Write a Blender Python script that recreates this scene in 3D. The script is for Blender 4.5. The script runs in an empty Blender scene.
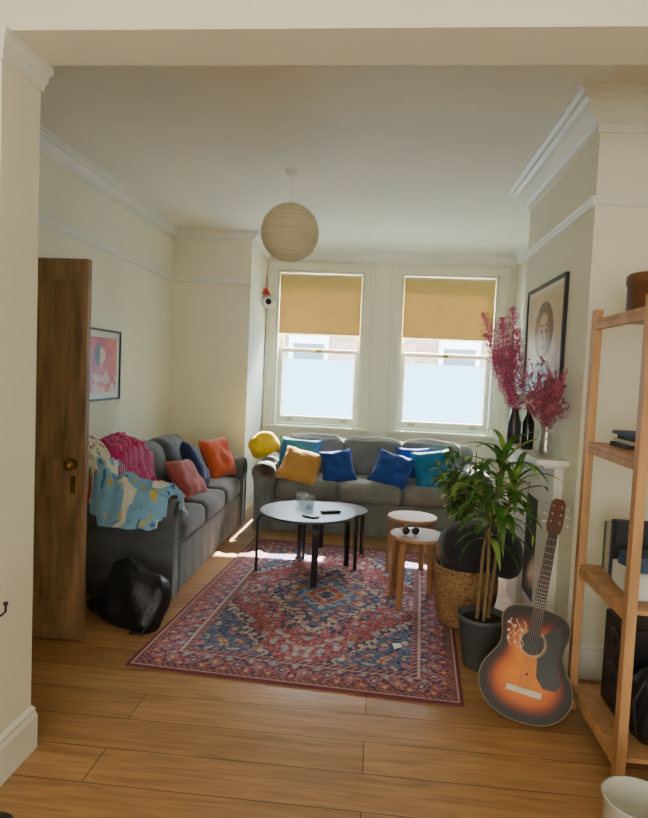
import bpy, math, random
from mathutils import Vector, Matrix, noise, Euler
R=random.Random(7)
def lin(c):
    o=[]
    for v in c[:3]:
        v=max(0,v)/255.0
        o.append(v/12.92 if v<=0.04045 else ((v+0.055)/1.055)**2.4)
    return (o[0],o[1],o[2],1.0)
def newmat(name):
    m=bpy.data.materials.new(name); m.use_nodes=True
    nt=m.node_tree; nt.nodes.clear()
    out=nt.nodes.new('ShaderNodeOutputMaterial')
    return m,nt,out
def M(name,col,rough=.6,var=.06,scale=6,bump=0.0,bscale=80,metal=0,trans=0,stretch=(1,1,1),sheen=0,coat=0):
    m,nt,out=newmat(name); N=nt.nodes; L=nt.links
    b=N.new('ShaderNodeBsdfPrincipled')
    tc=N.new('ShaderNodeTexCoord'); mp=N.new('ShaderNodeMapping'); mp.inputs['Scale'].default_value=stretch
    L.new(tc.outputs['Object'],mp.inputs[0])
    no=N.new('ShaderNodeTexNoise'); no.inputs['Scale'].default_value=scale; no.inputs['Detail'].default_value=4
    L.new(mp.outputs[0],no.inputs['Vector'])
    cr=N.new('ShaderNodeValToRGB'); c=lin(col)
    cr.color_ramp.elements[0].position=.3; cr.color_ramp.elements[1].position=.7
    cr.color_ramp.elements[0].color=tuple(max(0,x*(1-var*2)) for x in c[:3])+(1,)
    cr.color_ramp.elements[1].color=tuple(min(1,x*(1+var*2)) for x in c[:3])+(1,)
    L.new(no.outputs[0],cr.inputs[0]); L.new(cr.outputs[0],b.inputs['Base Color'])
    b.inputs['Roughness'].default_value=rough; b.inputs['Metallic'].default_value=metal
    if sheen: b.inputs['Sheen Weight'].default_value=sheen
    if coat: b.inputs['Coat Weight'].default_value=coat; b.inputs['Coat Roughness'].default_value=.08
    if bump:
        n2=N.new('ShaderNodeTexNoise'); n2.inputs['Scale'].default_value=bscale; L.new(mp.outputs[0],n2.inputs['Vector'])
        bp=N.new('ShaderNodeBump'); bp.inputs['Strength'].default_value=bump; bp.inputs['Distance'].default_value=.01
        L.new(n2.outputs[0],bp.inputs['Height']); L.new(bp.outputs[0],b.inputs['Normal'])
    if trans:
        t=N.new('ShaderNodeBsdfTranslucent'); L.new(cr.outputs[0],t.inputs[0])
        mx=N.new('ShaderNodeMixShader'); mx.inputs[0].default_value=trans
        L.new(b.outputs[0],mx.inputs[1]); L.new(t.outputs[0],mx.inputs[2]); L.new(mx.outputs[0],out.inputs[0])
    else: L.new(b.outputs[0],out.inputs[0])
    return m
def Mcol(name,rough=.8,bump=0,sheen=0,coat=0):
    m,nt,out=newmat(name); N=nt.nodes; L=nt.links
    b=N.new('ShaderNodeBsdfPrincipled'); a=N.new('ShaderNodeAttribute'); a.attribute_name='Col'
    L.new(a.outputs['Color'],b.inputs['Base Color']); b.inputs['Roughness'].default_value=rough
    if coat: b.inputs['Coat Weight'].default_value=coat; b.inputs['Coat Roughness'].default_value=.06
    if bump:
        n2=N.new('ShaderNodeTexNoise'); n2.inputs['Scale'].default_value=250
        bp=N.new('ShaderNodeBump'); bp.inputs['Strength'].default_value=bump; bp.inputs['Distance'].default_value=.004
        L.new(n2.outputs[0],bp.inputs['Height']); L.new(bp.outputs[0],b.inputs['Normal'])
    L.new(b.outputs[0],out.inputs[0]); return m
def Mglass(name,tint=(1,1,1),gl=.08):
    m,nt,out=newmat(name); N=nt.nodes; L=nt.links
    t=N.new('ShaderNodeBsdfTransparent'); t.inputs[0].default_value=tint+(1,)
    g=N.new('ShaderNodeBsdfGlossy'); g.inputs['Roughness'].default_value=.03
    mx=N.new('ShaderNodeMixShader'); mx.inputs[0].default_value=gl
    L.new(t.outputs[0],mx.inputs[1]); L.new(g.outputs[0],mx.inputs[2]); L.new(mx.outputs[0],out.inputs[0]); return m

I4=Matrix.Identity(4)
class MB:
    def __init__(s): s.v=[];s.f=[];s.m=[];s.s=[];s.c=None
    def add(s,vs,fs,m=0,sm=False,T=I4):
        o=len(s.v); s.v+= [tuple(T@Vector(p)) for p in vs]
        for f in fs: s.f.append(tuple(i+o for i in f)); s.m.append(m); s.s.append(sm)
    def box(s,x0,x1,y0,y1,z0,z1,m=0,T=I4):
        v=[(x0,y0,z0),(x1,y0,z0),(x1,y1,z0),(x0,y1,z0),(x0,y0,z1),(x1,y0,z1),(x1,y1,z1),(x0,y1,z1)]
        s.add(v,[(0,3,2,1),(4,5,6,7),(0,1,5,4),(1,2,6,5),(2,3,7,6),(3,0,4,7)],m,False,T)
    def cyl(s,p0,p1,r0,r1=None,n=12,m=0,T=I4):
        s.tube([p0,p1],[r0,r1 if r1 is not None else r0],n,m,T)
    def tube(s,pts,rad,n=8,m=0,T=I4,caps=True):
        pts=[Vector(p) for p in pts]
        if not isinstance(rad,(list,tuple)): rad=[rad]*len(pts)
        vs=[];fs=[]
        ref=None
        for i,p in enumerate(pts):
            d=(pts[min(i+1,len(pts)-1)]-pts[max(i-1,0)]).normalized()
            if ref is None:
                ref=Vector((1,0,0)) if abs(d.x)<.8 else Vector((0,1,0))
            a=(ref-d*ref.dot(d)).normalized(); ref=a; b=d.cross(a)
            for k in range(n):
                t=2*math.pi*k/n; vs.append(p+(a*math.cos(t)+b*math.sin(t))*rad[i])
        for i in range(len(pts)-1):
            for k in range(n):
                k2=(k+1)%n; fs.append((i*n+k,i*n+k2,(i+1)*n+k2,(i+1)*n+k))
        s.add(vs,fs,m,True,T)
        if caps:
            s.add(vs[:n],[tuple(range(n))[::-1]],m,False,T); s.add(vs[-n:],[tuple(range(n))],m,False,T)
    def lathe(s,prof,n=32,m=0,T=I4,sm=True):
        vs=[];fs=[]
        for r,z in prof:
            for k in range(n):
                t=2*math.pi*k/n; vs.append((r*math.cos(t),r*math.sin(t),z))
        for i in range(len(prof)-1):
            for k in range(n):
                k2=(k+1)%n; fs.append((i*n+k,i*n+k2,(i+1)*n+k2,(i+1)*n+k))
        s.add(vs,fs,m,sm,T)
    def prism(s,pts,d,m=0,T=I4,sm=False):
        n=len(pts); vs=[(x,y,0) for x,y in pts]+[(x,y,d) for x,y in pts]
        s.add(vs,[(i,(i+1)%n,n+(i+1)%n,n+i) for i in range(n)],m,sm,T)
        s.add(vs,[tuple(range(n))[::-1],tuple(range(n,2*n))],m,False,T)
    def soft(s,sx,sy,sz,r,puff=0,nz=0,seed=0,n=14,m=0,T=I4):
        h=Vector((sx/2,sy/2,sz/2)); r=min(r,min(h)*.98); vs=[];fs=[];idx={}
        def P(u,v,w):
            p=Vector((u*h.x,v*h.y,w*h.z))
            q=Vector([max(-(h[i]-r),min(h[i]-r,p[i])) for i in range(3)])
            d=p-q
            if d.length>1e-9:
                mx=max(abs(d.x),abs(d.y),abs(d.z)); p=q+d.normalized()*mx
            fu=(1-u*u);fv=(1-v*v);fw=(1-w*w)
            p.z+=puff*w*fu*fv; p.x+=puff*.5*u*fv*fw; p.y+=puff*.5*v*fu*fw
            if nz:
                q2=p*5+Vector((seed*7.1,seed*3.3,seed)); p+=noise.noise_vector(q2)*nz
            return p
        def vid(i,j,k):
            key=(i,j,k)
            if key not in idx:
                g=lambda t: math.sin((t/n-.5)*math.pi)*.35+(t/n*2-1)*.65
                idx[key]=len(vs); vs.append(P(g(i),g(j),g(k)))
            return idx[key]
        for a in range(n):
            for b in range(n):
                fs.append((vid(a,b,0),vid(a,b+1,0),vid(a+1,b+1,0),vid(a+1,b,0)))
                fs.append((vid(a,b,n),vid(a+1,b,n),vid(a+1,b+1,n),vid(a,b+1,n)))
                fs.append((vid(a,0,b),vid(a+1,0,b),vid(a+1,0,b+1),vid(a,0,b+1)))
                fs.append((vid(a,n,b),vid(a,n,b+1),vid(a+1,n,b+1),vid(a+1,n,b)))
                fs.append((vid(0,a,b),vid(0,a,b+1),vid(0,a+1,b+1),vid(0,a+1,b)))
                fs.append((vid(n,a,b),vid(n,a+1,b),vid(n,a+1,b+1),vid(n,a,b+1)))
        s.add(vs,fs,m,True,T)
    def sphere(s,c,r,n=12,m=0,T=I4,sc=(1,1,1)):
        prof=[(max(1e-4,r*math.sin(math.pi*i/n)),-r*math.cos(math.pi*i/n)) for i in range(n+1)]
        s.lathe(prof,n*2,m,T@Matrix.Translation(c)@Matrix.Diagonal((sc[0],sc[1],sc[2],1)))
    def build(s,name,mats,parent=None,loc=(0,0,0),rot=(0,0,0),bevel=0,cols=None):
        me=bpy.data.meshes.new(name); me.from_pydata(s.v,[],s.f); 
        for mt in (mats if isinstance(mats,(list,tuple)) else [mats]): me.materials.append(mt)
        me.polygons.foreach_set('material_index',s.m); me.polygons.foreach_set('use_smooth',s.s)
        if cols:
            a=me.color_attributes.new(name='Col',type='FLOAT_COLOR',domain='POINT')
            fl=[]; 
            for c in cols: fl+=list(c[:4])
            a.data.foreach_set('color',fl)
        me.update()
        ob=bpy.data.objects.new(name,me); bpy.context.scene.collection.objects.link(ob)
        ob.location=loc; ob.rotation_euler=rot
        if parent: ob.parent=parent
        if bevel:
            b=ob.modifiers.new('bevel','BEVEL'); b.width=bevel; b.segments=2; b.limit_method='ANGLE'
        return ob
def empty(name,loc=(0,0,0),rot=(0,0,0)):
    e=bpy.data.objects.new(name,None); e.empty_display_size=.1; e.location=loc; e.rotation_euler=rot
    bpy.context.scene.collection.objects.link(e); return e
D=math.radians
def TR(loc,rot=(0,0,0)): return Matrix.Translation(loc)@Euler(rot).to_matrix().to_4x4()

# ---------------- materials
wall=M('wall_paint',(240,237,214),.75,.015,2,.05,120)
ceilm=M('ceiling_paint',(247,244,226),.8,.015,1.5)
trim=M('white_gloss_trim',(238,237,224),.4,.01)
trimy=M('sash_paint',(232,228,204),.45,.01)
pine=M('pine_door_wood',(146,114,80),.55,.22,5,.06,60,stretch=(5,5,.6))
shelfw=M('shelf_pine',(186,140,94),.5,.1,5,stretch=(4,4,.6))
birch=M('birch_wood',(176,132,92),.55,.06,6,stretch=(1,6,1))
birchedge=M('birch_legs',(156,112,72),.5,.08,6)
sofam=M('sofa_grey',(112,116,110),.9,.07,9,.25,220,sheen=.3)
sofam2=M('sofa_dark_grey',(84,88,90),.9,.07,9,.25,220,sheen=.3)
blackw=M('black_paint',(24,25,28),.3,.05)
black=M('black_plastic',(16,16,18),.4,.05)
leather=M('black_leather',(16,16,18),.45,.1,20,.3,90)
metal=M('steel',(170,170,170),.3,.02,metal=1)
brass=M('brass',(150,120,60),.35,.05,metal=1)
white=M('white_ceramic',(228,226,218),.4,.02)
glass=Mglass('clear_glass',gl=.04)
vglass=Mglass('vase_glass',(.9,.93,.92),.18)
bm,nt,out=newmat('floorboards'); N=nt.nodes;L=nt.links
b=N.new('ShaderNodeBsdfPrincipled'); tc=N.new('ShaderNodeTexCoord')
br=N.new('ShaderNodeTexBrick'); br.offset=.37; br.inputs['Scale'].default_value=1; br.inputs['Brick Width'].default_value=2.7
br.inputs['Row Height'].default_value=.205; br.inputs['Mortar Size'].default_value=.0025; br.inputs['Mortar Smooth'].default_value=.3
br.inputs['Color1'].default_value=lin((194,150,102)); br.inputs['Color2'].default_value=lin((174,130,84)); br.inputs['Mortar'].default_value=lin((92,64,38))
L.new(tc.outputs['Object'],br.inputs['Vector'])
mp=N.new('ShaderNodeMapping'); mp.inputs['Scale'].default_value=(1.2,14,1); L.new(tc.outputs['Object'],mp.inputs[0])
no=N.new('ShaderNodeTexNoise'); no.inputs['Scale'].default_value=2.2; no.inputs['Detail'].default_value=8; no.inputs['Distortion'].default_value=1.2; L.new(mp.outputs[0],no.inputs[0])
cr=N.new('ShaderNodeValToRGB'); cr.color_ramp.elements[0].color=(.62,.57,.5,1); cr.color_ramp.elements[1].color=(1.08,1.06,1.02,1)
cr.color_ramp.elements[0].position=.3; cr.color_ramp.elements[1].position=.65
L.new(no.outputs[0],cr.inputs[0])
mx=N.new('ShaderNodeMixRGB'); mx.blend_type='MULTIPLY'; mx.inputs[0].default_value=.85
L.new(br.outputs['Color'],mx.inputs[1]); L.new(cr.outputs[0],mx.inputs[2])
n3=N.new('ShaderNodeTexNoise'); n3.inputs['Scale'].default_value=1.1; n3.inputs['Detail'].default_value=3; L.new(tc.outputs['Object'],n3.inputs[0])
c3=N.new('ShaderNodeValToRGB'); c3.color_ramp.elements[0].color=(.8,.77,.72,1); c3.color_ramp.elements[1].color=(1.05,1.05,1.05,1); L.new(n3.outputs[0],c3.inputs[0])
mx2=N.new('ShaderNodeMixRGB'); mx2.blend_type='MULTIPLY'; mx2.inputs[0].default_value=1; L.new(mx.outputs[0],mx2.inputs[1]); L.new(c3.outputs[0],mx2.inputs[2])
L.new(mx2.outputs[0],b.inputs['Base Color'])
b.inputs['Roughness'].default_value=.34
bp=N.new('ShaderNodeBump'); bp.inputs['Strength'].default_value=.3; bp.inputs['Distance'].default_value=.004; bp.invert=True
L.new(br.outputs['Fac'],bp.inputs['Height']); L.new(bp.outputs[0],b.inputs['Normal']); L.new(b.outputs[0],out.inputs[0])
floorm=bm
# ---------------- room
XL,XR,YP,YW,H=-2.2,1.45,6.3,7.2,2.89
XJ=-1.28
def boxes(name,lst,mat,bevel=0):
    mb=MB()
    for q in lst: mb.box(*q)
    return mb.build(name,mat,bevel=bevel)
boxes('floor',[(-2.4,1.65,-3.2,7.45,-.12,0)],floorm)
boxes('ceiling',[(-2.4,1.65,-3.2,7.45,H,H+.12)],ceilm)
boxes('wall_left',[(XL-.15,XL,-3.2,7.45,0,H),(XL,-1.38,YP,7.45,0,H)],wall)
boxes('wall_right',[(XR,XR+.15,-3.2,7.45,0,H)],wall)
boxes('wall_rear',[(XL,XR,-3.2,-3.05,0,H)],wall)
W1=(-1.28,-.23); W2=(.16,1.28); ZS,ZT=.86,2.67
boxes('wall_back',[(-1.38,XR,YW,7.45,0,ZS),(-1.38,XR,YW,7.45,ZT,H),(-1.38,W1[0],YW,7.45,ZS,ZT),(W1[1],W2[0],YW,7.45,ZS,ZT),(W2[1],XR,YW,7.45,ZS,ZT)],wall)
boxes('wall_front',[(XL,XJ,1.97,2.2,0,2.56),(XL,XR,1.97,2.2,2.56,H)],wall)
boxes('wall_chimney_breast',[(1.0,XR,3.2,4.63,0,H-.001)],wall)
def sweep(name,path,prof,mat,closed=False):
    mb=MB(); n=len(path); nrm=[]
    for i in range(n-1):
        d=Vector((path[i+1][0]-path[i][0],path[i+1][1]-path[i][1])).normalized(); nrm.append(Vector((-d.y,d.x)))
    vs=[];fs=[];k=len(prof)
    for i in range(n):
        o=nrm[0] if i==0 else (nrm[-1] if i==n-1 else nrm[i-1]+nrm[i])
        for (f,z) in prof: vs.append((path[i][0]+o.x*f,path[i][1]+o.y*f,z))
    for i in range(n-1):
        for j in range(k-1): fs.append((i*k+j,(i+1)*k+j,(i+1)*k+j+1,i*k+j+1))
    mb.add(vs,fs); return mb.build(name,mat)
path=[(XR,2.2),(XR,3.2),(1.0,3.2),(1.0,4.63),(XR,4.63),(XR,YW),(-1.38,YW),(-1.38,YP),(XL,YP),(XL,2.2)]
c0=[(0,0),(.012,0),(.016,.2),(.034,.24),(.05,.36),(.075,.55),(.085,.7),(.11,.75),(.115,.88),(.14,.92),(.145,1.0)]
corn=[(f*1.0,H-.17+z*.17) for f,z in c0]; cornl=[(f*.75,H-.10+z*.10) for f,z in c0]
sweep('trim_1',path[:5],corn,trim)
sweep('trim_2',path[6:],cornl,trim)
sweep('trim_7',path[4:7],[(0,H-.11),(.012,H-.11),(.02,H-.08),(.05,H-.03),(.09,H)],trim)
rail=[(0,2.37),(.012,2.37),(.022,2.385),(.022,2.395),(.03,2.405),(.03,2.412),(0,2.415)]
sweep('trim_3',path[:5],rail,trim); sweep('trim_4',path[7:],rail,trim)
base=[(.018,0),(.018,.13),(.012,.145),(.012,.16),(.006,.17),(0,.175)]
sweep('baseboard_right',path[:7],base,trim); sweep('baseboard_left',path[6:],base,trim)
def sweepR(name,path,prof,mat): return sweep(name,path,[(-f,z) for f,z in prof],mat)
jp=[(XL,1.97),(XJ,1.97),(XJ,2.2),(XL,2.2)]
sweepR('baseboard_front',jp,base,trim)
sweepR('trim_5',jp,[(0,2.47),(.008,2.47),(.010,2.49),(.018,2.505),(.02,2.525),(.03,2.54),(.032,2.56)],trim)
# windows
film,nt,out=newmat('frosted_film'); N=nt.nodes;L=nt.links
t=N.new('ShaderNodeBsdfTranslucent'); t.inputs[0].default_value=lin((84,122,142)); d=N.new('ShaderNodeBsdfDiffuse'); d.inputs[0].default_value=lin((150,172,182))
mx=N.new('ShaderNodeMixShader'); mx.inputs[0].default_value=.3; L.new(t.outputs[0],mx.inputs[1]); L.new(d.outputs[0],mx.inputs[2]); L.new(mx.outputs[0],out.inputs[0])
blindm=M('blind_fabric',(222,196,128),.9,.02,4,trans=.10)
def window(k,x0,x1):
    e=empty('window_%d'%k)
    mb=MB()
    mb.box(x0,x0+.045,YW+.0,7.43,ZS,ZT); mb.box(x1-.045,x1,YW,7.43,ZS,ZT); mb.box(x0,x1,YW,7.43,ZT-.03,ZT); mb.box(x0,x1,YW+.02,7.43,ZS,ZS+.03)
    mb.box(x0-.07,x0+.015,YW-.025,YW,ZS-.05,ZT+.07); mb.box(x1-.015,x1+.07,YW-.025,YW,ZS-.05,ZT+.07); mb.box(x0-.07,x1+.07,YW-.028,YW,ZT-.01,ZT+.08)
    mb.box(x0-.09,x0-.06,YW-.04,YW,ZS-.05,ZT+.09); mb.box(x1+.06,x1+.09,YW-.04,YW,ZS-.05,ZT+.09)
    mb.box(x0-.07,x1+.07,YW-.07,YW+.02,ZS-.03,ZS+.004)
    a,b=x0+.045,x1-.045; zm=1.73
    for q in [(a,a+.045,7.36,7.40,zm,ZT-.03),(b-.045,b,7.36,7.40,zm,ZT-.03),(a+.045,b-.045,7.36,7.40,ZT-.09,ZT-.03),(a,b,7.353,7.40,zm-.005,zm+.045)]: mb.box(*q)
    for q in [(a,a+.05,7.31,7.35,ZS+.03,zm-.01),(b-.05,b,7.31,7.35,ZS+.03,zm-.01),(a+.05,b-.05,7.31,7.35,ZS+.03,ZS+.11),(a,b,7.308,7.352,zm-.01,zm+.035)]: mb.box(*q)
    mb.build('sash_frame',trimy,e,bevel=.003)
    g=MB(); g.box(a+.045,b-.045,7.378,7.382,zm+.04,ZT-.09); g.build('upper_pane',glass,e)
    g=MB(); g.box(a+.05,b-.05,7.33,7.334,ZS+.11,zm-.01); g.build('lower_pane',glass,e)
    g=MB(); g.add([(a+.065,7.326,ZS+.125),(b-.065,7.326,ZS+.125),(b-.065,7.326,zm-.085),(a+.065,7.326,zm-.085)],[(0,1,2,3)]); g.build('privacy_film',film,e)
    g=MB(); g.box((a+b)/2-.03,(a+b)/2+.03,7.29,7.308,zm+.0,zm+.03); g.box(a+.12,a+.2,7.30,7.31,ZS+.06,ZS+.075);g.box(b-.2,b-.12,7.30,7.31,ZS+.06,ZS+.075); g.build('sash_fittings',brass,e)
    g=MB(); g.box(x0+.05,x1-.05,7.225,7.2265,1.95,2.61); g.build('roller_blind_fabric',blindm,e)
    g=MB(); g.cyl((x0+.05,7.245,2.61),(x1-.05,7.245,2.61),.022); g.build('roller',trimy,e)
    g=MB(); g.box(x0+.05,x1-.05,7.218,7.232,1.935,1.955); g.build('blind_bottom_bar',blindm,e)
for k,(x0,x1) in enumerate([W1,W2],1): window(k,x0,x1)
# door
e=empty('door_1')
dx0,dx1,dy,dt=-2.18,-1.535,3.13,.04
mb=MB()
st=.1; y0,y1=dy-dt/2,dy+dt/2; dm=(dx0+dx1)/2
for q in [(dx0,dx0+st,y0,y1,.01,2.03),(dx1-st,dx1,y0,y1,.01,2.03),
    (dx0+st,dx1-st,y0,y1,.01,.22),(dx0+st,dx1-st,y0,y1,.78,.98),(dx0+st,dx1-st,y0,y1,1.92,2.03),(dm-.045,dm+.045,y0,y1,.22,.78),(dm-.045,dm+.045,y0,y1,.98,1.92)]: mb.box(*q)
for a,b_ in ((dx0+st,dm-.045),(dm+.045,dx1-st)):
    for c,d_ in ((.22,.78),(.98,1.92)): mb.box(a,b_,dy-.007,dy+.007,c,d_)
mb.build('leaf',pine,e)
mb=MB(); 
for s in (-1,1):
    mb.cyl((dx1-.06,dy+s*.02,.96),(dx1-.06,dy+s*.028,.96),.028,n=20); mb.cyl((dx1-.06,dy+s*.028,.96),(dx1-.06,dy+s*.06,.96),.009); mb.sphere((dx1-.06,dy+s*.075,.96),.027)
    mb.box(dx1-.075,dx1-.045,dy+s*.022-.001,dy+s*.022+.001,.80,.9)
mb.build('knob_set',brass,e)
# ---------------- rug
PAL=dict(red=(154,76,84),pink=(192,128,136),navy=(68,70,104),blue=(108,122,154),cream=(206,188,174),rust=(182,116,90),wine=(118,54,70),sky=(146,158,180))
def h01(a,b,s=0):
    return (math.sin(a*127.1+b*311.7+s*74.7)*43758.5453)%1
def rugcol(x,y,hw,hl):
    ax,ay=abs(x),abs(y); e=min(hw-ax,hl-ay)
    if e<.015: return PAL['wine']
    if e<.028: return PAL['cream']
    if e<.06: 
        return (PAL['navy'] if int((x+y)*60)%2 else PAL['rust']) if e>.035 else PAL['red']
    if e<.20:
        t=(y if hw-ax<hl-ay else x); c=((t/.115)%1)-.5; r=(e-.13)/.07
        d=abs(c)*2+abs(r)*.9
        if d<.22: return PAL['cream']
        if d<.4: return PAL['navy'] if int(t/.115+40)%2 else PAL['rust']
        if d<.52: return PAL['pink']
        if .62<d<.7: return PAL['sky']
        dd=abs(abs(c)-.5)*2+abs(abs(r)-.7)
        if dd<.18: return PAL['cream']
        if dd<.38: return PAL['sky'] if r>0 else PAL['rust']
        q=h01(int(abs(t)/.012),int(e/.012))
        return PAL['navy'] if q>.7 else (PAL['pink'] if q>.45 else PAL['red'])
    if e<.21: return PAL['cream']
    if e<.24: return PAL['navy'] if int((x-y)*50)%2 else PAL['pink']
    if e<.25: return PAL['rust']
    fw,fl=hw-.25,hl-.25
    g=ax/fw+ay/fl*1.0
    q=h01(int(ax/.013),int(ay/.013),3)
    lat=math.sin(ax*52+2.2*math.sin(ay*17))*math.sin(ay*46+2.0*math.sin(ax*19)); q2=noise.noise(Vector((ax*15,ay*15,2)))+.35*lat
    st=int(g*40)/40+ (.05*math.sin(ax*60)*math.sin(ay*60))
    if st>1.30:
        if q2>.28: return PAL['cream'] if q>.5 else PAL['rust']
        if q2<-.4: return PAL['pink']
        return PAL['blue'] if q>.4 else PAL['navy']
    if st>1.26: return PAL['cream']
    if st>1.22: return PAL['navy']
    if st>.98:
        if q2>.3: return PAL['sky'] if q>.4 else PAL['cream']
        if q2<-.3: return PAL['rust'] if q>.4 else PAL['navy']
        return PAL['red'] if q>.3 else PAL['pink']
    m=ax/(fw*.78)+ay/(fl*.70); m=int(m*30)/30+.05*math.sin(ax*80)*math.cos(ay*70)
    if m<.10: return PAL['navy']
    if m<.16: return PAL['cream']
    if m<.28: return PAL['red'] if q2<.2 else PAL['rust']
    if m<.32: return PAL['cream']
    if m<.52: 
        return PAL['sky'] if q2>.15 else (PAL['blue'] if q>.3 else PAL['navy'])
    if m<.57: return PAL['rust']
    if m<.85: 
        if q2>.28: return PAL['pink']
        if q2<-.28: return PAL['cream'] if q>.4 else PAL['rust']
        return PAL['navy'] if q>.35 else PAL['blue']
    if m<.90: return PAL['cream']
    if m<.95: return PAL['navy'] if q>.3 else PAL['rust']
    if q2>.3: return PAL['navy'] if q>.3 else PAL['sky']
    if q2<-.3: return PAL['sky'] if q>.5 else PAL['cream']
    return PAL['red'] if q>.45 else PAL['pink']
hw,hl=.825,1.22; nx,ny=236,348
mb=MB(); cols=[];vs=[];fs=[]
for j in range(ny+1):
    for i in range(nx+1):
        x=-hw+2*hw*i/nx; y=-hl+2*hl*j/ny
        vs.append((x,y,.009+.001*noise.noise(Vector((x*3,y*3,0))))); 
        c=lin(rugcol(x*.9999,y*.9999,hw,hl)); w=.85+.3*h01(i,j,9); w*= .95+.2*noise.noise(Vector((x*2,y*2,5)))
        cols.append((c[0]*w,c[1]*w,c[2]*w,1))
for j in range(ny):
    for i in range(nx):
        a=j*(nx+1)+i; fs.append((a,a+1,a+nx+2,a+nx+1))
mb.add(vs,fs,0,True)
mb.box(-hw,hw,-hl,hl,.001,.0075); cols+=[lin(PAL['wine'])]*8
mb.build('persian_rug',Mcol('rug_pile',.95,.5),loc=(-.30,4.07,0),rot=(0,0,D(-3.6)),cols=cols)

# ---------------- sofas
def sofa(name,loc,rz,mt,seed):
    e=empty(name,loc,(0,0,rz))
    mb=MB(); mb.soft(2.10,.80,.27,.03,0,.004,seed,n=20,T=TR((0,.02,.165)))
    vs=[];fs=[]; per=[]
    def seg(p,q,n):
        for i in range(n): t=i/n; per.append((p[0]+(q[0]-p[0])*t,p[1]+(q[1]-p[1])*t))
    seg((-1.07,-.42),(1.07,-.42),60); seg((1.07,-.42),(1.07,.43),24); seg((1.07,.43),(-1.07,.43),60); seg((-1.07,.43),(-1.07,-.42),24)
    n=len(per)
    for lv,(z,f) in enumerate([(.30,0),(.2,.004),(.1,.008),(.006,.012)]):
        for i,(x,y) in enumerate(per):
            w=1+f*(1+.8*math.sin(i*1.1+seed)); vs.append((x*(1+(w-1)*.6),y*w,z))
    for l in range(3):
        for i in range(n): fs.append((l*n+i,(l+1)*n+i,(l+1)*n+(i+1)%n,l*n+(i+1)%n))
    mb.add(vs,fs,0,True); mb.build('base_skirt',mt,e)
    mb=MB(); mb.soft(2.04,.22,.64,.09,.01,.012,seed,n=20,T=TR((0,.325,.49),(D(-6),0,0))); mb.build('back',mt,e)
    for i in range(3):
        mb=MB(); mb.soft(.585,.68,.18,.06,.025,.012,seed+i,T=TR(((i-1)*.59,-.10,.385))); mb.build('seat_cushion_%d'%(i+1),mt,e)
        mb=MB(); mb.soft(.58,.42,.20,.09,.03,.02,seed+i+5,T=TR(((i-1)*.59,.17,.65),(D(76),0,0))); mb.build('back_cushion_%d'%(i+1),mt,e)
    for s in (-1,1):
        pr=[(-.085,.0),(-.085,.3),(-.09,.43)]
        for k in range(17):
            a=D(215-k*250/16); pr.append((.0+.118*math.cos(a),.535+.112*math.sin(a)))
        pr+=[(.09,.43),(.085,.3),(.085,0)]
        mb=MB(); vs=[];fs=[]; k=len(pr); ys=[(-.445,.86),(-.44,.95),(-.425,1),(-.2,1.0),(0,1.01),(.2,1.0),(.41,1),(.43,.93)]
        for y,sc in ys:
            for (x,z) in pr:
                q=noise.noise_vector(Vector((x*6,y*6+seed,z*6+s)))*.012
                cz=.35; vs.append((s*(.995)+x*sc*s*-1+q.x*(0 if z<.05 else 1),y+q.y*.4,(cz+(z-cz)*(1-(1-sc)*.4) if z>.05 else 0.004)+(q.z if z>.05 else 0)))
        for j in range(len(ys)-1):
            for i in range(k): fs.append((j*k+i,j*k+(i+1)%k,(j+1)*k+(i+1)%k,(j+1)*k+i))
        fs.append(tuple(range(k))); fs.append(tuple(range((len(ys)-1)*k,len(ys)*k))[::-1])
        mb.add(vs,fs,0,True); mb.build('arm_%s'%('a' if s<0 else 'b'),mt,e)
    return e
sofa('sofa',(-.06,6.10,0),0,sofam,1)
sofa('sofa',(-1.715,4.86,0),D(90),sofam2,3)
def pillow(name,w,h,t,loc,rot,mt,seed=0):
    n=18; vs=[];fs=[]
    for sd in (1,-1):
        for j in range(n+1):
            for i in range(n+1):
                u=i/n*2-1; v=j/n*2-1
                x=w/2*u*(1-.10*(1-v*v)*abs(u)**3); y=h/2*v*(1-.10*(1-u*u)*abs(v)**3)
                z=sd*t/2*(max(0,(1-u**4)*(1-v**4)))**.6
                q=noise.noise(Vector((u*2.2+seed,v*2.2,sd+seed)))*.02*(1-u*u*v*v)
                vs.append((x,y,z+q*(1 if abs(u)<1 and abs(v)<1 else 0)))
    o=(n+1)**2
    for j in range(n):
        for i in range(n):
            a=j*(n+1)+i; fs.append((a,a+1,a+n+2,a+n+1)); fs.append((o+a,o+a+n+1,o+a+n+2,o+a+1))
    mb=MB(); mb.add(vs,fs,0,True); return mb.build(name,mt,loc=loc,rot=rot)
def fab(n,c,v=.06): return M(n,c,.9,v,12,.2,200,sheen=.2)
teal=fab('teal_fabric',(20,106,146)); blue=fab('blue_fabric',(10,58,132)); ochre=fab('ochre_fabric',(184,134,60)); yellow=fab('yellow_fabric',(236,200,14))
salmon=fab('salmon_fabric',(168,88,82)); navy=fab('navy_fabric',(20,32,80)); orange=fab('orange_fabric',(200,82,34))
pillow('throw_pillow',.42,.38,.13,(-.77,6.00,.67),(D(62),D(4),D(6)),teal,1)
pillow('throw_pillow',.40,.38,.14,(-.73,5.80,.60),(D(50),D(12),D(-6)),ochre,2)
pillow('throw_pillow',.34,.34,.13,(-.38,5.86,.61),(D(62),D(-8),D(14)),blue,3)
pillow('throw_pillow',.38,.36,.13,(.14,5.84,.61),(D(56),D(14),D(-10)),blue,4)
pillow('throw_pillow',.42,.40,.14,(.54,5.86,.63),(D(62),D(-8),D(8)),teal,5)
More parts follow.
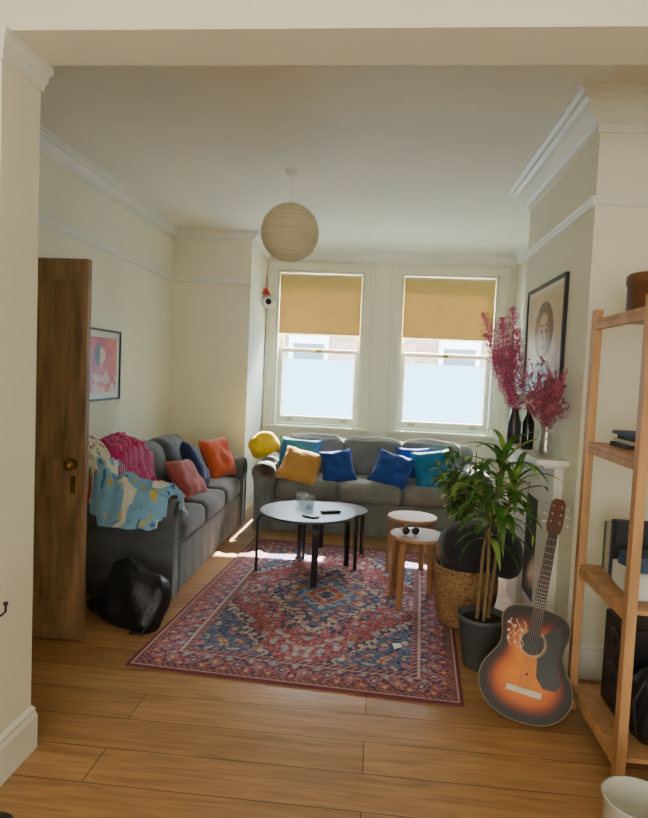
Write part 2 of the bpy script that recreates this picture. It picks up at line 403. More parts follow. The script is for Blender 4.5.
pillow('throw_pillow',.34,.32,.12,(.34,6.00,.66),(D(68),D(-2),D(0)),blue,6)
mb=MB(); mb.soft(.28,.26,.24,.115,.02,.04,4); mb.build('yellow_beanbag_cushion',yellow,loc=(-1.13,6.02,.76),rot=(0,D(8),D(20)))
pillow('throw_pillow',.38,.36,.13,(-1.52,4.82,.60),(D(52),D(4),D(80)),salmon,7)
pillow('throw_pillow',.42,.40,.14,(-1.56,5.18,.65),(D(60),D(20),D(96)),navy,8)
pillow('throw_pillow',.38,.40,.14,(-1.48,5.62,.66),(D(66),D(-4),D(66)),orange,9)
# ---------------- cloth drapes on sofa
def Hs(x,y):
    if x<-2.16 or x>-1.275 or y<3.755 : return .46
    h=.475
    if y<3.98: h=max(h,.655)
    if x<-1.93: h=max(h,.84)
    elif x<-1.76: h=max(h,.80)
    return h
def Hsm(x,y,r=.04):
    s=0
    for a in (-2,-1,0,1,2):
        for b_ in (-2,-1,0,1,2): s+=Hs(x+a*r*.6,y+b_*r*.6)
    return max(s/25, Hs(x,y)*.95)
def drape(name,cx,cy,w,l,rz,mt,amp,seed,lift=.03,heap=.1,colf=None):
    n=84; vs=[];fs=[];cols=[]
    for j in range(n+1):
        for i in range(n+1):
            u=i/n*2-1; v=j/n*2-1
            ru=u*math.sqrt(max(0,1-v*v*.35)); rvv=v*math.sqrt(max(0,1-u*u*.35))
            ed=1+.14*noise.noise(Vector((u*1.6+seed,v*1.6,seed)))
            lx=ru*w/2*ed; ly=rvv*l/2*ed
            lx+=.025*noise.noise(Vector((u*4,v*4,seed+5))); ly+=.025*noise.noise(Vector((u*4,v*4,seed+8)))
            x=cx+lx*math.cos(rz)-ly*math.sin(rz); y=cy+lx*math.sin(rz)+ly*math.cos(rz)
            x=max(x,-2.17)
            rr=max(0,1-max(u*u,v*v)**1.5)
            wx=x+.08*noise.noise(Vector((x*4,y*4,seed+2))); wy=y+.08*noise.noise(Vector((x*4,y*4,seed+4)))
            q=noise.noise(Vector((wx*7+seed,wy*4.5,seed))); q2=noise.noise(Vector((wx*10,wy*13+seed,1)))
            rid=(1-abs(q)*2.4)+.45*(1-abs(q2)*2.4)
            z=Hsm(x,y)+lift+heap*rr+amp*rid*(.25+.75*rr)
            vs.append((x,y,max(z,Hs(x,y)+.012)))
            if colf: cols.append(colf(u,v))
    for j in range(n):
        for i in range(n):
            a=j*(n+1)+i; fs.append((a,a+1,a+n+2,a+n+1))
    mb=MB(); mb.add(vs,fs,0,True); ob=mb.build(name,mt,cols=cols or None)
    so=ob.modifiers.new('s','SOLIDIFY'); so.thickness=.006; so.offset=1
    sm=ob.modifiers.new('sm','SMOOTH'); sm.iterations=2
    return ob
mag=M('magenta_fleece',(190,22,104),.95,.08,10,.3,90,sheen=.4)
drape('magenta_blanket',-1.76,4.40,.66,.66,D(6),mag,.045,3,.02,.09)
def floral(u,v):
    q=noise.noise(Vector((u*5,v*5,1))); q2=noise.noise(Vector((u*7,v*7,9)))
    if q>.3: return lin((170,60,50))
    if q2>.32: return lin((90,110,60))
    return lin((222,212,194))
def bluep(u,v):
    q=noise.noise(Vector((u*3+4,v*3,11))); q2=noise.noise(Vector((u*7,v*7,19)))
    if q>.2: return lin((228,224,208))
    if q2>.36: return lin((204,186,90))
    if q2<-.4: return lin((60,110,160))
    return lin((130,180,212))
drape('floral_shirt',-1.96,3.90,.40,.38,D(10),Mcol('floral_cloth',.9,.2),.035,12,.02,.13,floral)
drape('blue_patterned_dress',-1.57,3.93,.62,.54,D(-14),Mcol('blue_cloth',.9,.2),.04,21,.015,.07,bluep)
# bag
e=empty('leather_bag',(-1.37,3.40,.0),(0,0,D(-20)))
mb=MB(); mb.soft(.42,.15,.31,.05,.02,.035,8,T=TR((0,0,.165),(D(-24),D(8),0)),n=18)
mb.v=[(x*(1.12-.8*max(0,z-.05)),y+.008*math.sin(x*34+z*11),z*(1-.4*max(0,x))) for x,y,z in mb.v]
mb.build('body',leather,e)
mb=MB(); mb.tube([(-.12,.03,.28),(-.13,-.0,.34),(-.05,.01,.37),(.04,.0,.33),(.07,.03,.27)],.008); mb.tube([(.14,.0,.16),(.18,-.08,.06),(.17,-.11,.014),(.10,-.13,.014)],.009);mb.build('straps',leather,e)
# ---------------- tables/stools
def bentleg(mb,ang,r,Hh,w,t,m=0,splay=.0,inr=.10):
    pts=[(inr,Hh-t/2)]
    R0=.055; cx=r-R0; cz=Hh-t/2-R0
    for k in range(7):
        a=D(90-k*15); pts.append((cx+R0*math.cos(a),cz+R0*math.sin(a)))
    pts.append((r+splay,0))
    vs=[];fs=[]
    for i,p in enumerate(pts):
        a=pts[max(0,i-1)];b_=pts[min(len(pts)-1,i+1)]; dx,dz=b_[0]-a[0],b_[1]-a[1]; l=math.hypot(dx,dz); nx_,nz_=-dz/l,dx/l
        if i==len(pts)-1: nx_,nz_=1,0
        for so,sw in ((1,-1),(1,1),(-1,1),(-1,-1)):
            vs.append((p[0]+nx_*so*t/2,sw*w/2,p[1]+nz_*so*t/2))
    n=len(pts)
    for i in range(n-1):
        for k in range(4): fs.append((i*4+k,i*4+(k+1)%4,(i+1)*4+(k+1)%4,(i+1)*4+k))
    fs.append((0,1,2,3)); fs.append(tuple(range((n-1)*4,n*4))[::-1])
    mb.add(vs,fs,m,False,Matrix.Rotation(ang,4,'Z'))
def disc(mb,r,z0,z1,m=0,n=64):
    mb.lathe([(1e-4,z0),(r-.004,z0),(r,z0+.004),(r,z1-.004),(r-.003,z1),(1e-4,z1)],n,m,sm=False)
def rtable(name,loc,r,h,mt,mtl,legw,a0,legr,th=.022,splay=.0):
    e=empty(name,loc); mb=MB(); disc(mb,r,h-th,h); mb.build('top',mt,e)
    for k in range(4):
        mb=MB(); bentleg(mb,D(a0+k*90),legr,h-th,legw,.02,splay=splay,inr=legr*.5); mb.build('leg_%d'%(k+1),mtl,e,bevel=.002)
    return e
topm=M('grey_glossy_top',(62,74,78),.32,.04)
rtable('round_coffee_table',(-.50,4.56,.012),.36,.45,topm,blackw,.045,-75,.375,th=.018)
rtable('round_side_table',(-.33,4.95,.012),.27,.39,blackw,blackw,.04,-62,.26,th=.02)
rtable('bentwood_stool',(.285,4.06,.012),.182,.455,birch,birchedge,.04,-125,.175,splay=.015)
rtable('bentwood_stool',(.275,4.58,.012),.182,.455,birch,birchedge,.04,-120,.175,splay=.015)
mb=MB(); T=TR((-.50,4.64,.463)); mb.lathe([(.001,0),(.034,0),(.04,.10),(.037,.10),(.031,.008),(.001,.008)],24,0,T); mb.build('drinking_glass',vglass)
mb=MB(); T=TR((-.57,4.74,.463)); mb.lathe([(.001,0),(.03,0),(.062,.05),(.045,.095),(.042,.095),(.058,.05),(.028,.006),(.001,.006)],24,0,T); mb.build('glass_bowl',vglass)
mb=MB(); mb.soft(.15,.045,.018,.008,n=6); 
for i in range(5): mb.cyl((-.05+i*.025,0,.008),(-.05+i*.025,0,.012),.006,m=0)
mb.build('remote_control',black,loc=(-.33,4.53,.472),rot=(0,0,D(25)))
mb=MB(); mb.soft(.12,.06,.01,.004,n=6); mb.build('mobile_phone',black,loc=(-.46,4.36,.468),rot=(0,0,D(-35)))
e=empty('sunglasses',(.235,4.02,.469),(0,0,D(10))); mb=MB()
for s in (-1,1):
    mb.lathe([(.001,0),(.022,0),(.025,.002),(.022,.004),(.001,.004)],20,0,TR((s*.032,0,.025),(D(90),0,0))); mb.tube([(s*.057,0,.03),(s*.06,.06,.028),(s*.055,.12,.01)],.0025)
mb.tube([(-.012,0,.03),(0,0,.034),(.012,0,.03)],.003); mb.build('frame',black,e)
mb=MB(); mb.add([(0,0,.0),(.05,.01,.004),(.06,.06,.001),(.01,.055,.006)],[(0,1,2,3)]); mb.build('paper_scrap',white,loc=(.14,3.32,.013),rot=(0,0,.4))
# ---------------- pendant
e=empty('pendant_lantern',(-.69,4.36,0)); mb=MB(); LZ=2.462
prof=[]; n=144
for i in range(n+1):
    a=math.pi*(.07+.86*i/n); rb=.200+.0055*abs(math.sin(a*18)); prof.append((rb*math.sin(a),LZ-rb*.98*math.cos(a)))
mb.lathe(prof,48); mb.build('paper_shade',M('rice_paper',(228,216,182),.8,.02,trans=.3),e)
mb=MB(); mb.cyl((0,0,LZ+.17),(0,0,H-.03),.004); mb.cyl((0,0,LZ+.09),(0,0,LZ+.19),.018); mb.lathe([(.001,H-.04),(.03,H-.038),(.045,H-.015),(.048,H)],24)
mb.tube([(-.045,0,LZ+.19),(0,0,LZ+.195),(.045,0,LZ+.19)],.002); mb.sphere((0,0,LZ+.05),.035); mb.build('cord_and_rose',white,e)
# ornament by window
e=empty('hanging_ornament',(-1.345,6.95,2.26)); mb=MB()
red=M('red_paint',(200,30,30),.4,.03)
mb.lathe([(.001,-.025),(.05,-.02),(.085,0),(.05,.02),(.001,.025)],24,0,TR((0.04,-.02,0),(D(80),0,D(20)))); mb.lathe([(.001,0),(.035,0),(.03,.01),(.001,.012)],20,1,TR((.04,-.05,0),(D(80),0,D(20))))
mb.lathe([(.002,.16),(.05,.09),(.055,.085),(.001,.085)],16,2); mb.tube([(0,0,.15),(-.0,0,.28)],.003,m=2); mb.tube([(-.034,0,.15),(0,0,.15)],.004,m=2)
mb.build('body',[white,black,red],e)
# ---------------- pictures
def pic(name,w,h,fn,T_loc,rot,frame,fr=.02,mat_w=.05,nx=70,ny=100):
    e=empty(name,T_loc,rot); mb=MB()
    for q in [(-w/2,w/2,-.0,.02,-h/2,-h/2+fr),(-w/2,w/2,0,.02,h/2-fr,h/2),(-w/2,-w/2+fr,0,.02,-h/2+fr,h/2-fr),(w/2-fr,w/2,0,.02,-h/2+fr,h/2-fr)]: mb.box(*q)
    mb.box(-w/2+.002,w/2-.002,.012,.019,-h/2+.002,h/2-.002); mb.build('frame',frame,e)
    mb=MB(); vs=[];fs=[];cols=[]; a,b_=w/2-fr,h/2-fr
    for j in range(ny+1):
        for i in range(nx+1):
            u=i/nx*2-1;v=j/ny*2-1; vs.append((u*a,.010,v*b_))
            iu=u*a/(a-mat_w); iv=v*b_/(b_-mat_w)
            cols.append(lin((228,224,212)) if abs(iu)>1 or abs(iv)>1 else lin(fn(iu,iv)))
    for j in range(ny):
        for i in range(nx): q=j*(nx+1)+i; fs.append((q,q+1,q+nx+2,q+nx+1))
    mb.add(vs,fs); mb.build('print',Mcol(name+'_print',.35),e,cols=cols)
def redart(u,v):
    if math.hypot((u+.2)/.34,(v-.35)/.30)<1: return (236,180,150) if u>-.3 else (70,24,30)
    if math.hypot((u+.35)/.36,(v-.42)/.40)<1: return (70,24,30)
    if abs(u+.2)<.13 and -.1<v<.2: return (226,160,134)
    if v<-.05-abs(u+.1)*.35 : return (226,170,160) if noise.noise(Vector((u*3,v*3,3)))>.0 else (206,70,64)
    if u>.35+noise.noise(Vector((v*3,0,4)))*.4: return (226,92,74)
    return (200,30,44)
def portrait(u,v):
    bg=(206,192,160)
    n_=noise.noise(Vector((u*6,v*6,3)))*16+noise.noise(Vector((u*20,v*20,8)))*12
    d=math.hypot((u-.02)/.33,(v-.10)/.46)
    hair=math.hypot((u)/.56,(v-.20)/.60)
    if d<1:
        for s in (-1,1):
            if math.hypot((u-.02-s*.14)/.075,(v-.18)/.045)<1: return (40,28,22)
            if math.hypot((u-.02-s*.14)/.10,(v-.30)/.025)<1: return (60,42,30)
        if math.hypot((u-.02)/.045,(v-.03)/.11)<1: return (158,126,90)
        if math.hypot((u-.02)/.11,(v+.16)/.045)<1: return (130,62,54)
        return (196+n_,164+n_,124+n_) if u<.14+.08*math.sin(v*6) else (140+n_,108+n_,76+n_)
    if hair<1: return (86+n_*2,66+n_*2,50+n_*2)
    if abs(u)<.15 and -.6<v<0: return (166+n_,134+n_,98+n_)
    if v<-.42 and abs(u)<.3+(-.42-v)*1.3: return (130+n_*2,104+n_*2,76+n_*2)
    return tuple(c+n_ for c in bg)
pic('framed_red_print',.60,.56,redart,(XL+.022,4.72,1.48),(0,0,D(90)),black,.016,.05)
pic('framed_portrait',.90,.70,portrait,(.978,4.0,1.76),(0,0,D(-90)),black,.022,.03,110,90)
# ---------------- mantel
e=empty('fireplace_mantel'); mb=MB()
mb.box(.83,.999,3.33,4.52,1.06,1.09); mb.box(.88,.999,3.38,4.47,1.04,1.06); mb.box(.95,.999,3.42,4.43,.80,1.04)
mb.box(.95,.999,3.42,3.72,0,.80); mb.box(.95,.999,4.13,4.43,0,.80)
mb.build('surround',trim,e,bevel=.004)
mb=MB(); mb.box(.985,.998,3.72,4.13,0,.80); mb.build('firebox',black,e)
# ---------------- dried flowers
def leaf(mb,base,dirv,ln,w,droop,m=0,n=7,fold=.25,tw=0):
    d=Vector(dirv).normalized(); side=d.cross(Vector((0,0,1)))
    if side.length<.05: side=Vector((1,0,0))
    side.normalize(); 
    p=Vector(base); vs=[];fs=[]
    for i in range(n+1):
        t=i/n; ww=w*(math.sin(math.pi*min(1,(t*.93+.07))**.75)) if i<n else .0005
        up=side.cross(d).normalized()
        vs+= [p-side*ww/2+up*ww*fold, p, p+side*ww/2+up*ww*fold]
        d=(d+Vector((0,0,-droop/n))).normalized(); side=(side-d*side.dot(d)).normalized(); p=p+d*(ln/n)
    for i in range(n):
        a=i*3; fs+=[(a,a+1,a+4,a+3),(a+1,a+2,a+5,a+4)]
    mb.add(vs,fs,m,True)
def rv(s=1): return Vector((R.uniform(-1,1),R.uniform(-1,1),R.uniform(-1,1)))*s
pinkm=M('pink_pampas',(250,132,186),.9,.12,20,trans=.45); stemp=M('pink_stem',(200,110,140),.8)
e=empty('pink_pampas_vase',(.88,4.16,1.091)); mb=MB()
mb.lathe([(.001,0),(.04,0),(.045,.05),(.043,.13),(.025,.19),(.022,.22),(.028,.23),(.02,.23),(.018,.19),(.035,.12),(.035,.02),(.001,.01)],24); mb.build('vase',M('dark_vase',(60,50,56),.3),e)
mb=MB()
for k in range(10):
    a=k*2*math.pi/10+R.uniform(-.3,.3); sp=R.uniform(.03,.15); top=Vector((sp*math.cos(a)*1.15-.11,sp*math.sin(a),(.88,.62,.78,.56,.84,.70,.60,.80,.66,.74)[k]))
    top.x=min(top.x,.0)
    pts=[Vector((0,0,.02)),Vector((0,0,.22)),top*.6+Vector((0,0,.0)),top]
    mb.tube(pts,.0025,5,1)
    lo=pts[3]-(pts[3]-pts[1]).normalized()*.40
    for j in range(420):
        t=R.random(); p=lo.lerp(pts[3],t); an=j*2.4
        rad=.055*math.sin(math.pi*min(1,.15+.85*t))**.7*R.random()**.5
        p=p+Vector((math.cos(an)*rad,math.sin(an)*rad,0))
        o=Vector((math.cos(an)*.5,math.sin(an)*.5,.9)).normalized()
        leaf(mb,p,o+rv(.25),R.uniform(.03,.055),.009,1.6,0,3,0)
mb.v=[(min(x,.075),y,z) for x,y,z in mb.v]
mb.build('pampas_plumes',[pinkm,stemp],e)
dusty=M('dusty_red_flowers',(190,104,122),.9,.3,25,trans=.2); 
e=empty('dried_flower_vase',(.905,3.46,1.091)); mb=MB()
mb.lathe([(.001,0),(.045,0),(.05,.02),(.036,.10),(.028,.15),(.04,.19),(.037,.19),(.025,.15),(.033,.1),(.046,.02),(.001,.006)],28); mb.build('vase',vglass,e)
mb=MB()
def bud(p,s_): 
    vs=[p+Vector(q)*s_ for q in ((1,0,0),(-1,0,0),(0,1,0),(0,-1,0),(0,0,1.3),(0,0,-1.3))]
    mb.add(vs,[(0,2,4),(2,1,4),(1,3,4),(3,0,4),(2,0,5),(1,2,5),(3,1,5),(0,3,5)],0,True)
for k in range(50):
    a=R.uniform(0,2*math.pi); sp=R.uniform(.02,.22); x=sp*math.cos(a)-.03; y=sp*math.sin(a)-.06
    if x>.055: x=.055
    top=Vector((x,y,R.uniform(.26,.58)-sp*.4))
    b0=Vector((R.uniform(-.015,.015),R.uniform(-.015,.015),.01)); nk=Vector((R.uniform(-.01,.01),R.uniform(-.01,.01),.15))
    mb.tube([b0,nk,nk.lerp(top,.6)+Vector((0,0,.02)),top],.0013,4,0)
    for q in range(5):
        s0=nk.lerp(top,R.uniform(.45,.9)); s1=s0+Vector((R.uniform(-.05,.05),R.uniform(-.05,.05),R.uniform(.03,.08))); s1.x=min(s1.x,.055)
        mb.tube([s0,s1],.0009,3,0)
        for j in range(6): p=s0.lerp(s1,R.uniform(.4,1.1))+rv(.01); p.x=min(p.x,.055); bud(p,R.uniform(.003,.0075))
mb.build('dried_stems',[dusty],e)
mb=MB(); mb.lathe([(.001,0),(.034,0),(.036,.01),(.036,.16),(.014,.21),(.013,.26),(.016,.27),(.001,.27)],24); mb.build('dark_bottle',M('dark_glass',(18,16,18),.15),loc=(.89,3.82,1.091))
# ---------------- plants
green=M('leaf_green',(72,116,46),.4,.25,14,trans=.3); green2=M('leaf_light_green',(140,172,78),.4,.25,14,trans=.35); stemm=M('cane_brown',(120,98,66),.8,.15,30,.4,60)
potm=M('grey_pot',(74,78,80),.5,.06); soil=M('soil',(40,28,20),.95,.3,40,.5)
e=empty('potted_dracaena',(.585,3.24,0)); mb=MB()
mb.lathe([(.001,0),(.085,0),(.09,.01),(.125,.25),(.132,.255),(.132,.275),(.116,.275),(.112,.24),(.001,.24)],36); mb.build('pot',potm,e)
mb=MB(); mb.lathe([(.001,.252),(.07,.25),(.112,.245)],24); mb.build('soil',soil,e)
mb=MB(); mc=MB()
canes=[((-.03,.0,.24),(-.01,.04,.60),(.07,.04,1.12)),((.03,.02,.24),(.06,.04,.6),(.14,.05,1.0)),((.0,-.03,.24),(.01,-.02,.5),(.0,-.03,.86))]
for c,nl in zip(canes,(28,26,20)):
    mc.tube(c,[.011,.009,.008],8)
    tp=Vector(c[2]); dn=Vector(c[1])
    for j in range(nl):
        t=j/nl; a=j*2.4; el=-.1+1.35*t; b0=dn.lerp(tp,.45+.55*t)
        dv=Vector((math.cos(a)*math.cos(el),math.sin(a)*math.cos(el),math.sin(el)+.4))
        leaf(mb,b0,dv,R.uniform(.20,.33),R.uniform(.032,.048),R.uniform(1.2,2.8),R.choice([0,0,1]),9,.15)
mc.build('canes',stemm,e)
mb.v=[(min(x,.235+.09*max(0,min(1,(.05-y)/.1))),y,z) for x,y,z in mb.v]
mb.build('leaves',[green,green2],e)
wick=M('wicker',(150,112,72),.8,.25,60,.6,90)
e=empty('potted_ficus',(.66,4.46,0.012)); mb=MB()
mb.lathe([(.001,0),(.11,0),(.15,.26),(.155,.28),(.13,.28),(.12,.24),(.001,.24)],32); mb.build('pot',potm,e)
mb=MB(); mc=MB()
for k in range(13):
    a=k*.9+R.uniform(-.2,.2); sp=R.uniform(.06,.22); tp=Vector((sp*math.cos(a)-.06,sp*math.sin(a)-.02,R.uniform(.68,1.08)-sp*.3))
    tp.x=min(tp.x,.08)
    md=Vector((tp.x*.35,tp.y*.35,.5)); mc.tube([(0,0,.22),md,tp],[.007,.006,.003],6)
    for j in range(22):
        t=R.uniform(0.1,1); p=md.lerp(tp,t); aa=j*2.4
        leaf(mb,p,(math.cos(aa),math.sin(aa),R.uniform(-.1,.8)),R.uniform(.08,.13),R.uniform(.032,.05),1.6,R.choice([0,1]),5,.15)
mc.build('branches',stemm,e)
mb.v=[(min(x,.16),y,z) for x,y,z in mb.v]
mb.build('leaves',[green,green2],e)
# wicker basket
e=empty('wicker_basket',(.57,3.80,0.012)); mb=MB()
prof=[(.001,.005)]
for i in range(46): 
    z=i/45*.34; prof.append((.15+.04*math.sin(z/.34*2.2)+.004*math.sin(i*2.0),z+.002))
n=72; vs=[];fs=[]
for ri,(r,z) in enumerate(prof):
    for k in range(n):
        t=2*math.pi*k/n; rr=r+(.004*math.sin(k*math.pi/1.5+ (ri//2%2)*math.pi) if ri else 0); vs.append((rr*math.cos(t),rr*math.sin(t),z))
for i in range(len(prof)-1):
    for k in range(n): fs.append((i*n+k,i*n+(k+1)%n,(i+1)*n+(k+1)%n,(i+1)*n+k))
mb.add(vs,fs,0,True)
rim=[(.182*math.cos(t*math.pi/16),.182*math.sin(t*math.pi/16),.345) for t in range(33)]; mb.tube(rim,.012,8); mb.build('basket',wick,e)
mb=MB(); mb.soft(.32,.32,.26,.14,.0,.04,2,T=TR((0.0,0,.36))); mb.soft(.46,.36,.24,.11,.0,.05,5,T=TR((.08,-.0,.46),(0,.1,0))); mb.build('black_throw',fab('black_cloth',(30,29,32)),e)
# ---------------- guitar
A=Vector((.235,.42,.92)).normalized(); base_p=Vector((.665,2.70,.012))
nrm_=Vector((-.22,-.90,.3)); nrm_=(nrm_-A*nrm_.dot(A)).normalized(); sx=A.cross(nrm_).normalized()
Tg=Matrix(((sx.x,A.x,nrm_.x,base_p.x),(sx.y,A.y,nrm_.y,base_p.y),(sx.z,A.z,nrm_.z,base_p.z),(0,0,0,1)))
e=bpy.data.objects.new('acoustic_guitar',None); bpy.context.scene.collection.objects.link(e); e.matrix_world=Tg; e.empty_display_size=.1
ctl=[(0,0),(.004,.06),(.02,.115),(.05,.16),(.10,.193),(.15,.203),(.20,.193),(.25,.163),(.29,.140),(.32,.134),(.36,.139),(.40,.150),(.44,.150),(.47,.130),(.488,.095),(.495,.05),(.497,0)]
ol=[(w,s) for s,w in ctl]+[(-w,s) for s,w in ctl[-2:0:-1]]
for _ in range(2):
    nw=[]
    for i in range(len(ol)):
        p,q=ol[i],ol[(i+1)%len(ol)]; nw+=[(p[0]*.75+q[0]*.25,p[1]*.75+q[1]*.25),(p[0]*.25+q[0]*.75,p[1]*.25+q[1]*.75)]
    ol=nw
mb=MB(); vs=[];fs=[];cols=[]; n=len(ol); cen=(0,.20)
ringc=[(1.0,(14,6,5)),(.93,(18,7,5)),(.84,(44,13,5)),(.74,(118,40,4)),(.6,(196,92,4)),(.35,(226,126,6)),(.02,(230,132,8))]
for sc,c in ringc:
    for (x,y) in ol: vs.append((cen[0]+(x-cen[0])*sc,cen[1]+(y-cen[1])*sc,0)); cols.append(lin(c))
for r_ in range(len(ringc)-1):
    for i in range(n): fs.append((r_*n+i,r_*n+(i+1)%n,(r_+1)*n+(i+1)%n,(r_+1)*n+i))
mb.add(vs,fs); 
vs=[(x,y,0) for x,y in ol]+[(x,y,-.095) for x,y in ol]; mb.add(vs,[(i,(i+1)%n,n+(i+1)%n,n+i) for i in range(n)]+[tuple(range(n,2*n))],0,False); cols+=[lin((48,22,14))]*(2*n)
mb.build('body',Mcol('sunburst_lacquer',.55,coat=.04),e,cols=cols)
mb=MB(); mb.tube([(x,y,.0) for x,y in ol]+[(ol[0][0],ol[0][1],0)],.0022,6); mb.build('binding',M('cream_binding',(150,130,95),.4),e)
mb=MB(); mb.lathe([(.001,.0012),(.05,.0012)],36,0,TR((0,.335,0))); 
pg=[(.035,.37),(.07,.42),(.11,.43),(.13,.37),(.115,.31),(.12,.25),(.145,.20),(.13,.165),(.075,.16),(.04,.20),(.03,.28),(.05,.315),(.055,.34)]
mb.prism(pg,.002,0,TR((0,0,.0005))); mb.build('pickguard_and_soundhole',black,e)
mb=MB(); 
for rr in (.054,.060): mb.tube([(rr*math.cos(t*math.pi/18),.335+rr*math.sin(t*math.pi/18),.002) for t in range(37)],.0012,5)
mb.box(-.075,.075,.115,.14,.0,.010); mb.box(-.04,.04,.128,.131,.01,.014,0)
for k in range(3):
    mb.tube([(-.05-.025*k+.012*math.sin(t*.9+k),.30+t*.011,.0015) for t in range(12)],.0022,5)
for k in range(9): mb.lathe([(.001,.001),(.007,.001)],8,0,TR((-.045-.03*(k%3)-.006*(k//3),.31+.035*(k//3)+.01*(k%3),0)))
mb.build('rosette_bridge_inlay',M('bridge_pearl',(210,196,170),.4),e)
ros=M('rosewood',(58,32,22),.4,.1,10)
mb=MB(); mb.prism([(-.028,.37),(.028,.37),(.022,.86),(-.022,.86)],.010,0,TR((0,0,.002))); mb.build('fretboard',ros,e)
mb=MB(); mb.soft(.044,.39,.03,.013,n=8,T=TR((0,.675,-.013))); mb.prism([(-.03,.86),(.03,.86),(.038,.90),(.034,1.01),(.018,1.03),(-.018,1.03),(-.034,1.01),(-.038,.90)],.016,0,TR((0,0,-.008))); mb.build('neck_and_headstock',M('neck_wood',(92,48,30),.4,.1),e)
mb=MB()
for i in range(16):
    y=.86-.49*(1-2**(-(i+1)/9.0))*1.05; 
    if y>.38: mb.box(-.024,.024,y,y+.002,.012,.0135)
for i in range(6):
    x=(i-2.5); mb.tube([(x*.010,.13,.016),(x*.0068,.865,.016),(x*.007,.93,.010)],.0006,4)
for s in (-1,1):
    for k in range(3): y=.91+k*.04; mb.cyl((s*.036,y,0),(s*.052,y,0),.003); mb.soft(.014,.018,.01,.004,n=4,T=TR((s*.057,y,0))); mb.cyl((s*.02,y,.008),(s*.02,y,.016),.004)
mb.build('strings_frets_tuners',metal,e)
# ---------------- shelf unit
e=empty('wooden_shelf_unit'); mb=MB()
sx0,sx1,sy0,sy1=.945,1.40,2.32,2.89
for x in (sx0,sx1):
    for y in (sy0,sy1): mb.box(x-.018,x+.018,y-.022,y+.022,0.0,1.83)
    for z in (.10,.66,1.22,1.77): mb.box(x-.012,x+.012,sy0,sy1,z-.03,z)
mb.build('posts',shelfw,e,bevel=.003)
mb=MB()
for z in (.10,.66,1.22,1.77):
    for k in range(4):
        w=(sy1-sy0)/4; mb.box(sx0-.01,sx1+.01,sy0+k*w+.003,sy0+(k+1)*w-.003,z+.001,z+.019)
mb.build('shelves',shelfw,e,bevel=.002)
bk=[M('book_%d'%i,c,.6) for i,c in enumerate([(60,80,110),(190,180,160),(130,50,40),(40,44,50),(200,160,70),(90,120,100)])]
mb=MB()
y=2.70
while y<2.84:
    t=R.uniform(.018,.035); mb.box(1.02,1.02+R.uniform(.14,.18),y,y+t*.95,.68,.68+R.uniform(.2,.26),R.choice([0,1,3,5])); y+=t
z=1.24
for i in range(4):
    t=R.uniform(.014,.022); mb.box(1.0+R.uniform(0,.02),1.22,2.60,2.78+R.uniform(-.02,.02),z,z+t*.95,R.choice([0,1,3,5])); z+=t
mb.build('row_of_books',bk)
mb=MB(); mb.soft(.22,.24,.10,.01,n=6); mb.build('white_storage_box',M('paper_box',(214,214,206),.7),loc=(1.10,2.53,.731))
mb=MB(); mb.box(-.1,.1,-.07,.07,0,.03); mb.box(-.095,.09,-.065,.07,.031,.055); mb.build('stacked_notebooks',bk[0],loc=(1.10,2.53,.783),rot=(0,0,.2))
mb=MB(); mb.lathe([(.001,0),(.10,0),(.105,.01),(.105,.12),(.11,.12),(.11,.155),(.10,.165),(.001,.17)],36); mb.build('round_hat_box',M('brown_leather',(112,74,46),.5,.1),loc=(1.09,2.66,1.79))
mb=MB(); mb.lathe([(.001,0),(.03,0),(.038,.05),(.028,.12),(.024,.12),(.001,.02)],24); mb.build('ceramic_jar',white,loc=(1.03,2.46,1.24))
e2=empty('black_speaker',(1.13,2.66,.121)); mb=MB(); mb.box(-.10,.10,-.12,.12,0,.40); mb.build('cabinet',black,e2,bevel=.008)
mb=MB(); 
for z,r in ((.13,.08),(.30,.05)): mb.lathe([(.001,.0),(r*.3,.012),(r*.8,.0),(r,.008),(r+.006,.0)],28,0,TR((-.101,0,z),(0,D(-90),0)))
mb.build('drivers',M('cone_grey',(50,50,54),.4),e2)
mb=MB(); mb.soft(.20,.13,.26,.055,.02,.02,6); mb.tube([(-.08,-.045,.12),(-.12,-.05,.04),(-.10,-.045,-.09)],.010); mb.build('black_backpack',leather,loc=(1.13,2.44,.262))
mb=MB(); mb.lathe([(.07,.0),(.085,0),(.10,.27),(.106,.275),(.098,.275),(.083,.01),(.001,.008),(.001,0),(.085,0)],40); mb.build('white_waste_bin',M('bin_plastic',(196,196,186),.45),loc=(.825,1.86,.0))
# left edge stand
mb=MB(); x,y=-1.17,1.80
mb.lathe([(.001,0),(.06,0),(.06,.01),(.02,.02),(.008,.05)],24,0,TR((x,y,0))); mb.cyl((x,y,.03),(x,y,.76),.006); mb.sphere((x,y,.775),.014)
for s in (1,-1): mb.tube([(x,y,.70),(x+s*.02,y,.695),(x+s*.035,y,.71),(x+s*.035,y,.73)],.004,6); mb.sphere((x+s*.035,y,.735),.008,6)
mb.tube([(x-.02,y-.01,.69),(x-.02,y-.01,.15)],.004,6)
mb.build('fireplace_tool_stand',black)
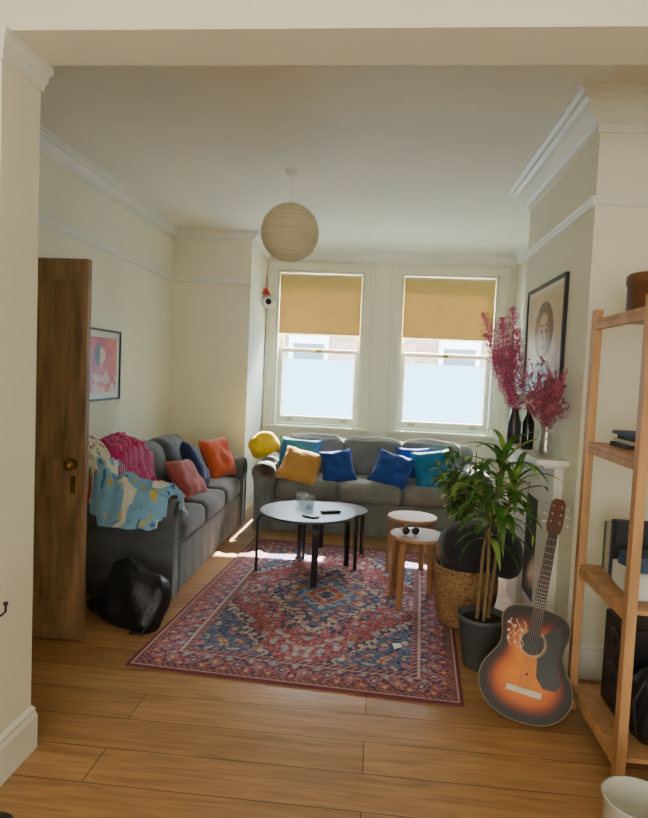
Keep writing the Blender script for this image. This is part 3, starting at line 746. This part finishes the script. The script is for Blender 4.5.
# ---------------- outside
brick,nt,out=newmat('brick_facade'); N=nt.nodes;L=nt.links
b=N.new('ShaderNodeBsdfPrincipled'); tc=N.new('ShaderNodeTexCoord'); mp=N.new('ShaderNodeMapping'); mp.inputs['Rotation'].default_value=(D(90),0,0); br=N.new('ShaderNodeTexBrick')
br.inputs['Scale'].default_value=3; br.inputs['Color1'].default_value=lin((176,126,84)); br.inputs['Color2'].default_value=lin((150,98,66)); br.inputs['Mortar'].default_value=lin((180,170,150))
L.new(tc.outputs['Object'],mp.inputs[0]); L.new(mp.outputs[0],br.inputs[0]); L.new(br.outputs[0],b.inputs['Base Color']); L.new(b.outputs[0],out.inputs[0])
e=empty('terraced_house_facade'); mb=MB(); mb.box(-16,16,20,20.3,-.6,6.5); mb.build('brickwork',brick,e)
mb=MB(); g=MB()
for i in range(-6,7):
    x=i*2.4
    for z in (.6,3.6):
        mb.box(x-.65,x+.65,19.92,20.0,z-.1,z+.02); mb.box(x-.65,x-.5,19.94,20,z,z+1.9); mb.box(x+.5,x+.65,19.94,20,z,z+1.9); mb.box(x-.65,x+.65,19.93,20,z+1.8,z+2.05); mb.box(x-.5,x+.5,19.95,20,z+.9,z+.98)
        g.box(x-.5,x+.5,19.97,19.99,z,z+1.8)
mb.build('window_surrounds',trim,e); g.build('window_glass',M('facade_glass',(80,90,100),.1),e)
mb=MB(); mb.box(-16,16,19.6,22,6.5,6.7); mb.add([(-16,19.6,6.7),(16,19.6,6.7),(16,24,9),(-16,24,9)],[(0,1,2,3)]); mb.build('roof',M('slate',(80,84,92),.7),e)
boxes('street_ground',[(-16,16,7.46,30,-.7,-.6)],M('pavement',(170,168,160),.9,.1))
# ---------------- light
w=bpy.data.worlds.new('sky'); bpy.context.scene.world=w; w.use_nodes=True; nt=w.node_tree; N=nt.nodes; L=nt.links
bg=N['Background']; sk=N.new('ShaderNodeTexSky'); sk.sky_type='NISHITA'; sk.sun_disc=False; sk.sun_elevation=D(46); sk.sun_rotation=D(8); sk.dust_density=2
L.new(sk.outputs[0],bg.inputs[0]); bg.inputs[1].default_value=3.3
def light(name,typ,loc,rot,en,col=(1,1,1),**k):
    l=bpy.data.lights.new(name,typ); l.energy=en; l.color=col
    for a,v in k.items(): setattr(l,a,v)
    o=bpy.data.objects.new(name,l); bpy.context.scene.collection.objects.link(o); o.location=loc; o.rotation_euler=rot; return o
sd=Vector((-.03,-1,-.79)).normalized()
s=light('sun','SUN',(0,12,10),(0,0,0),40,(1,.94,.82),angle=D(.6)); s.rotation_euler=sd.to_track_quat('-Z','Y').to_euler()
light('rear_fill_light','AREA',(-.3,-2.9,1.5),(D(98),0,0),55,(1,.98,.95),shape='RECTANGLE',size=2.4,size_y=1.8)  # added fill lamp behind the camera; the rear wall has no window
for i,(x0,x1) in enumerate([W1,W2]):
    p=light('window_portal','AREA',((x0+x1)/2,7.44,(ZS+ZT)/2),(D(-90),0,0),1,shape='RECTANGLE',size=x1-x0,size_y=ZT-ZS)
    try: p.data.cycles.is_portal=True
    except Exception as ex: print('portal',ex)
# ---------------- camera
cam=bpy.data.cameras.new('camera'); co=bpy.data.objects.new('camera',cam); bpy.context.scene.collection.objects.link(co)
cam.sensor_fit='VERTICAL'; cam.sensor_height=24; cam.lens=620/818*24; cam.clip_start=.05
co.matrix_world=Matrix.Translation((0,0,1.5))@Matrix.Rotation(D(5.2),4,'Z')@Matrix.Rotation(D(90-3.4),4,'X')@Matrix.Rotation(D(2.5),4,'Z')
sc=bpy.context.scene; sc.camera=co
sc.view_settings.view_transform='AgX'; sc.view_settings.exposure=1.05
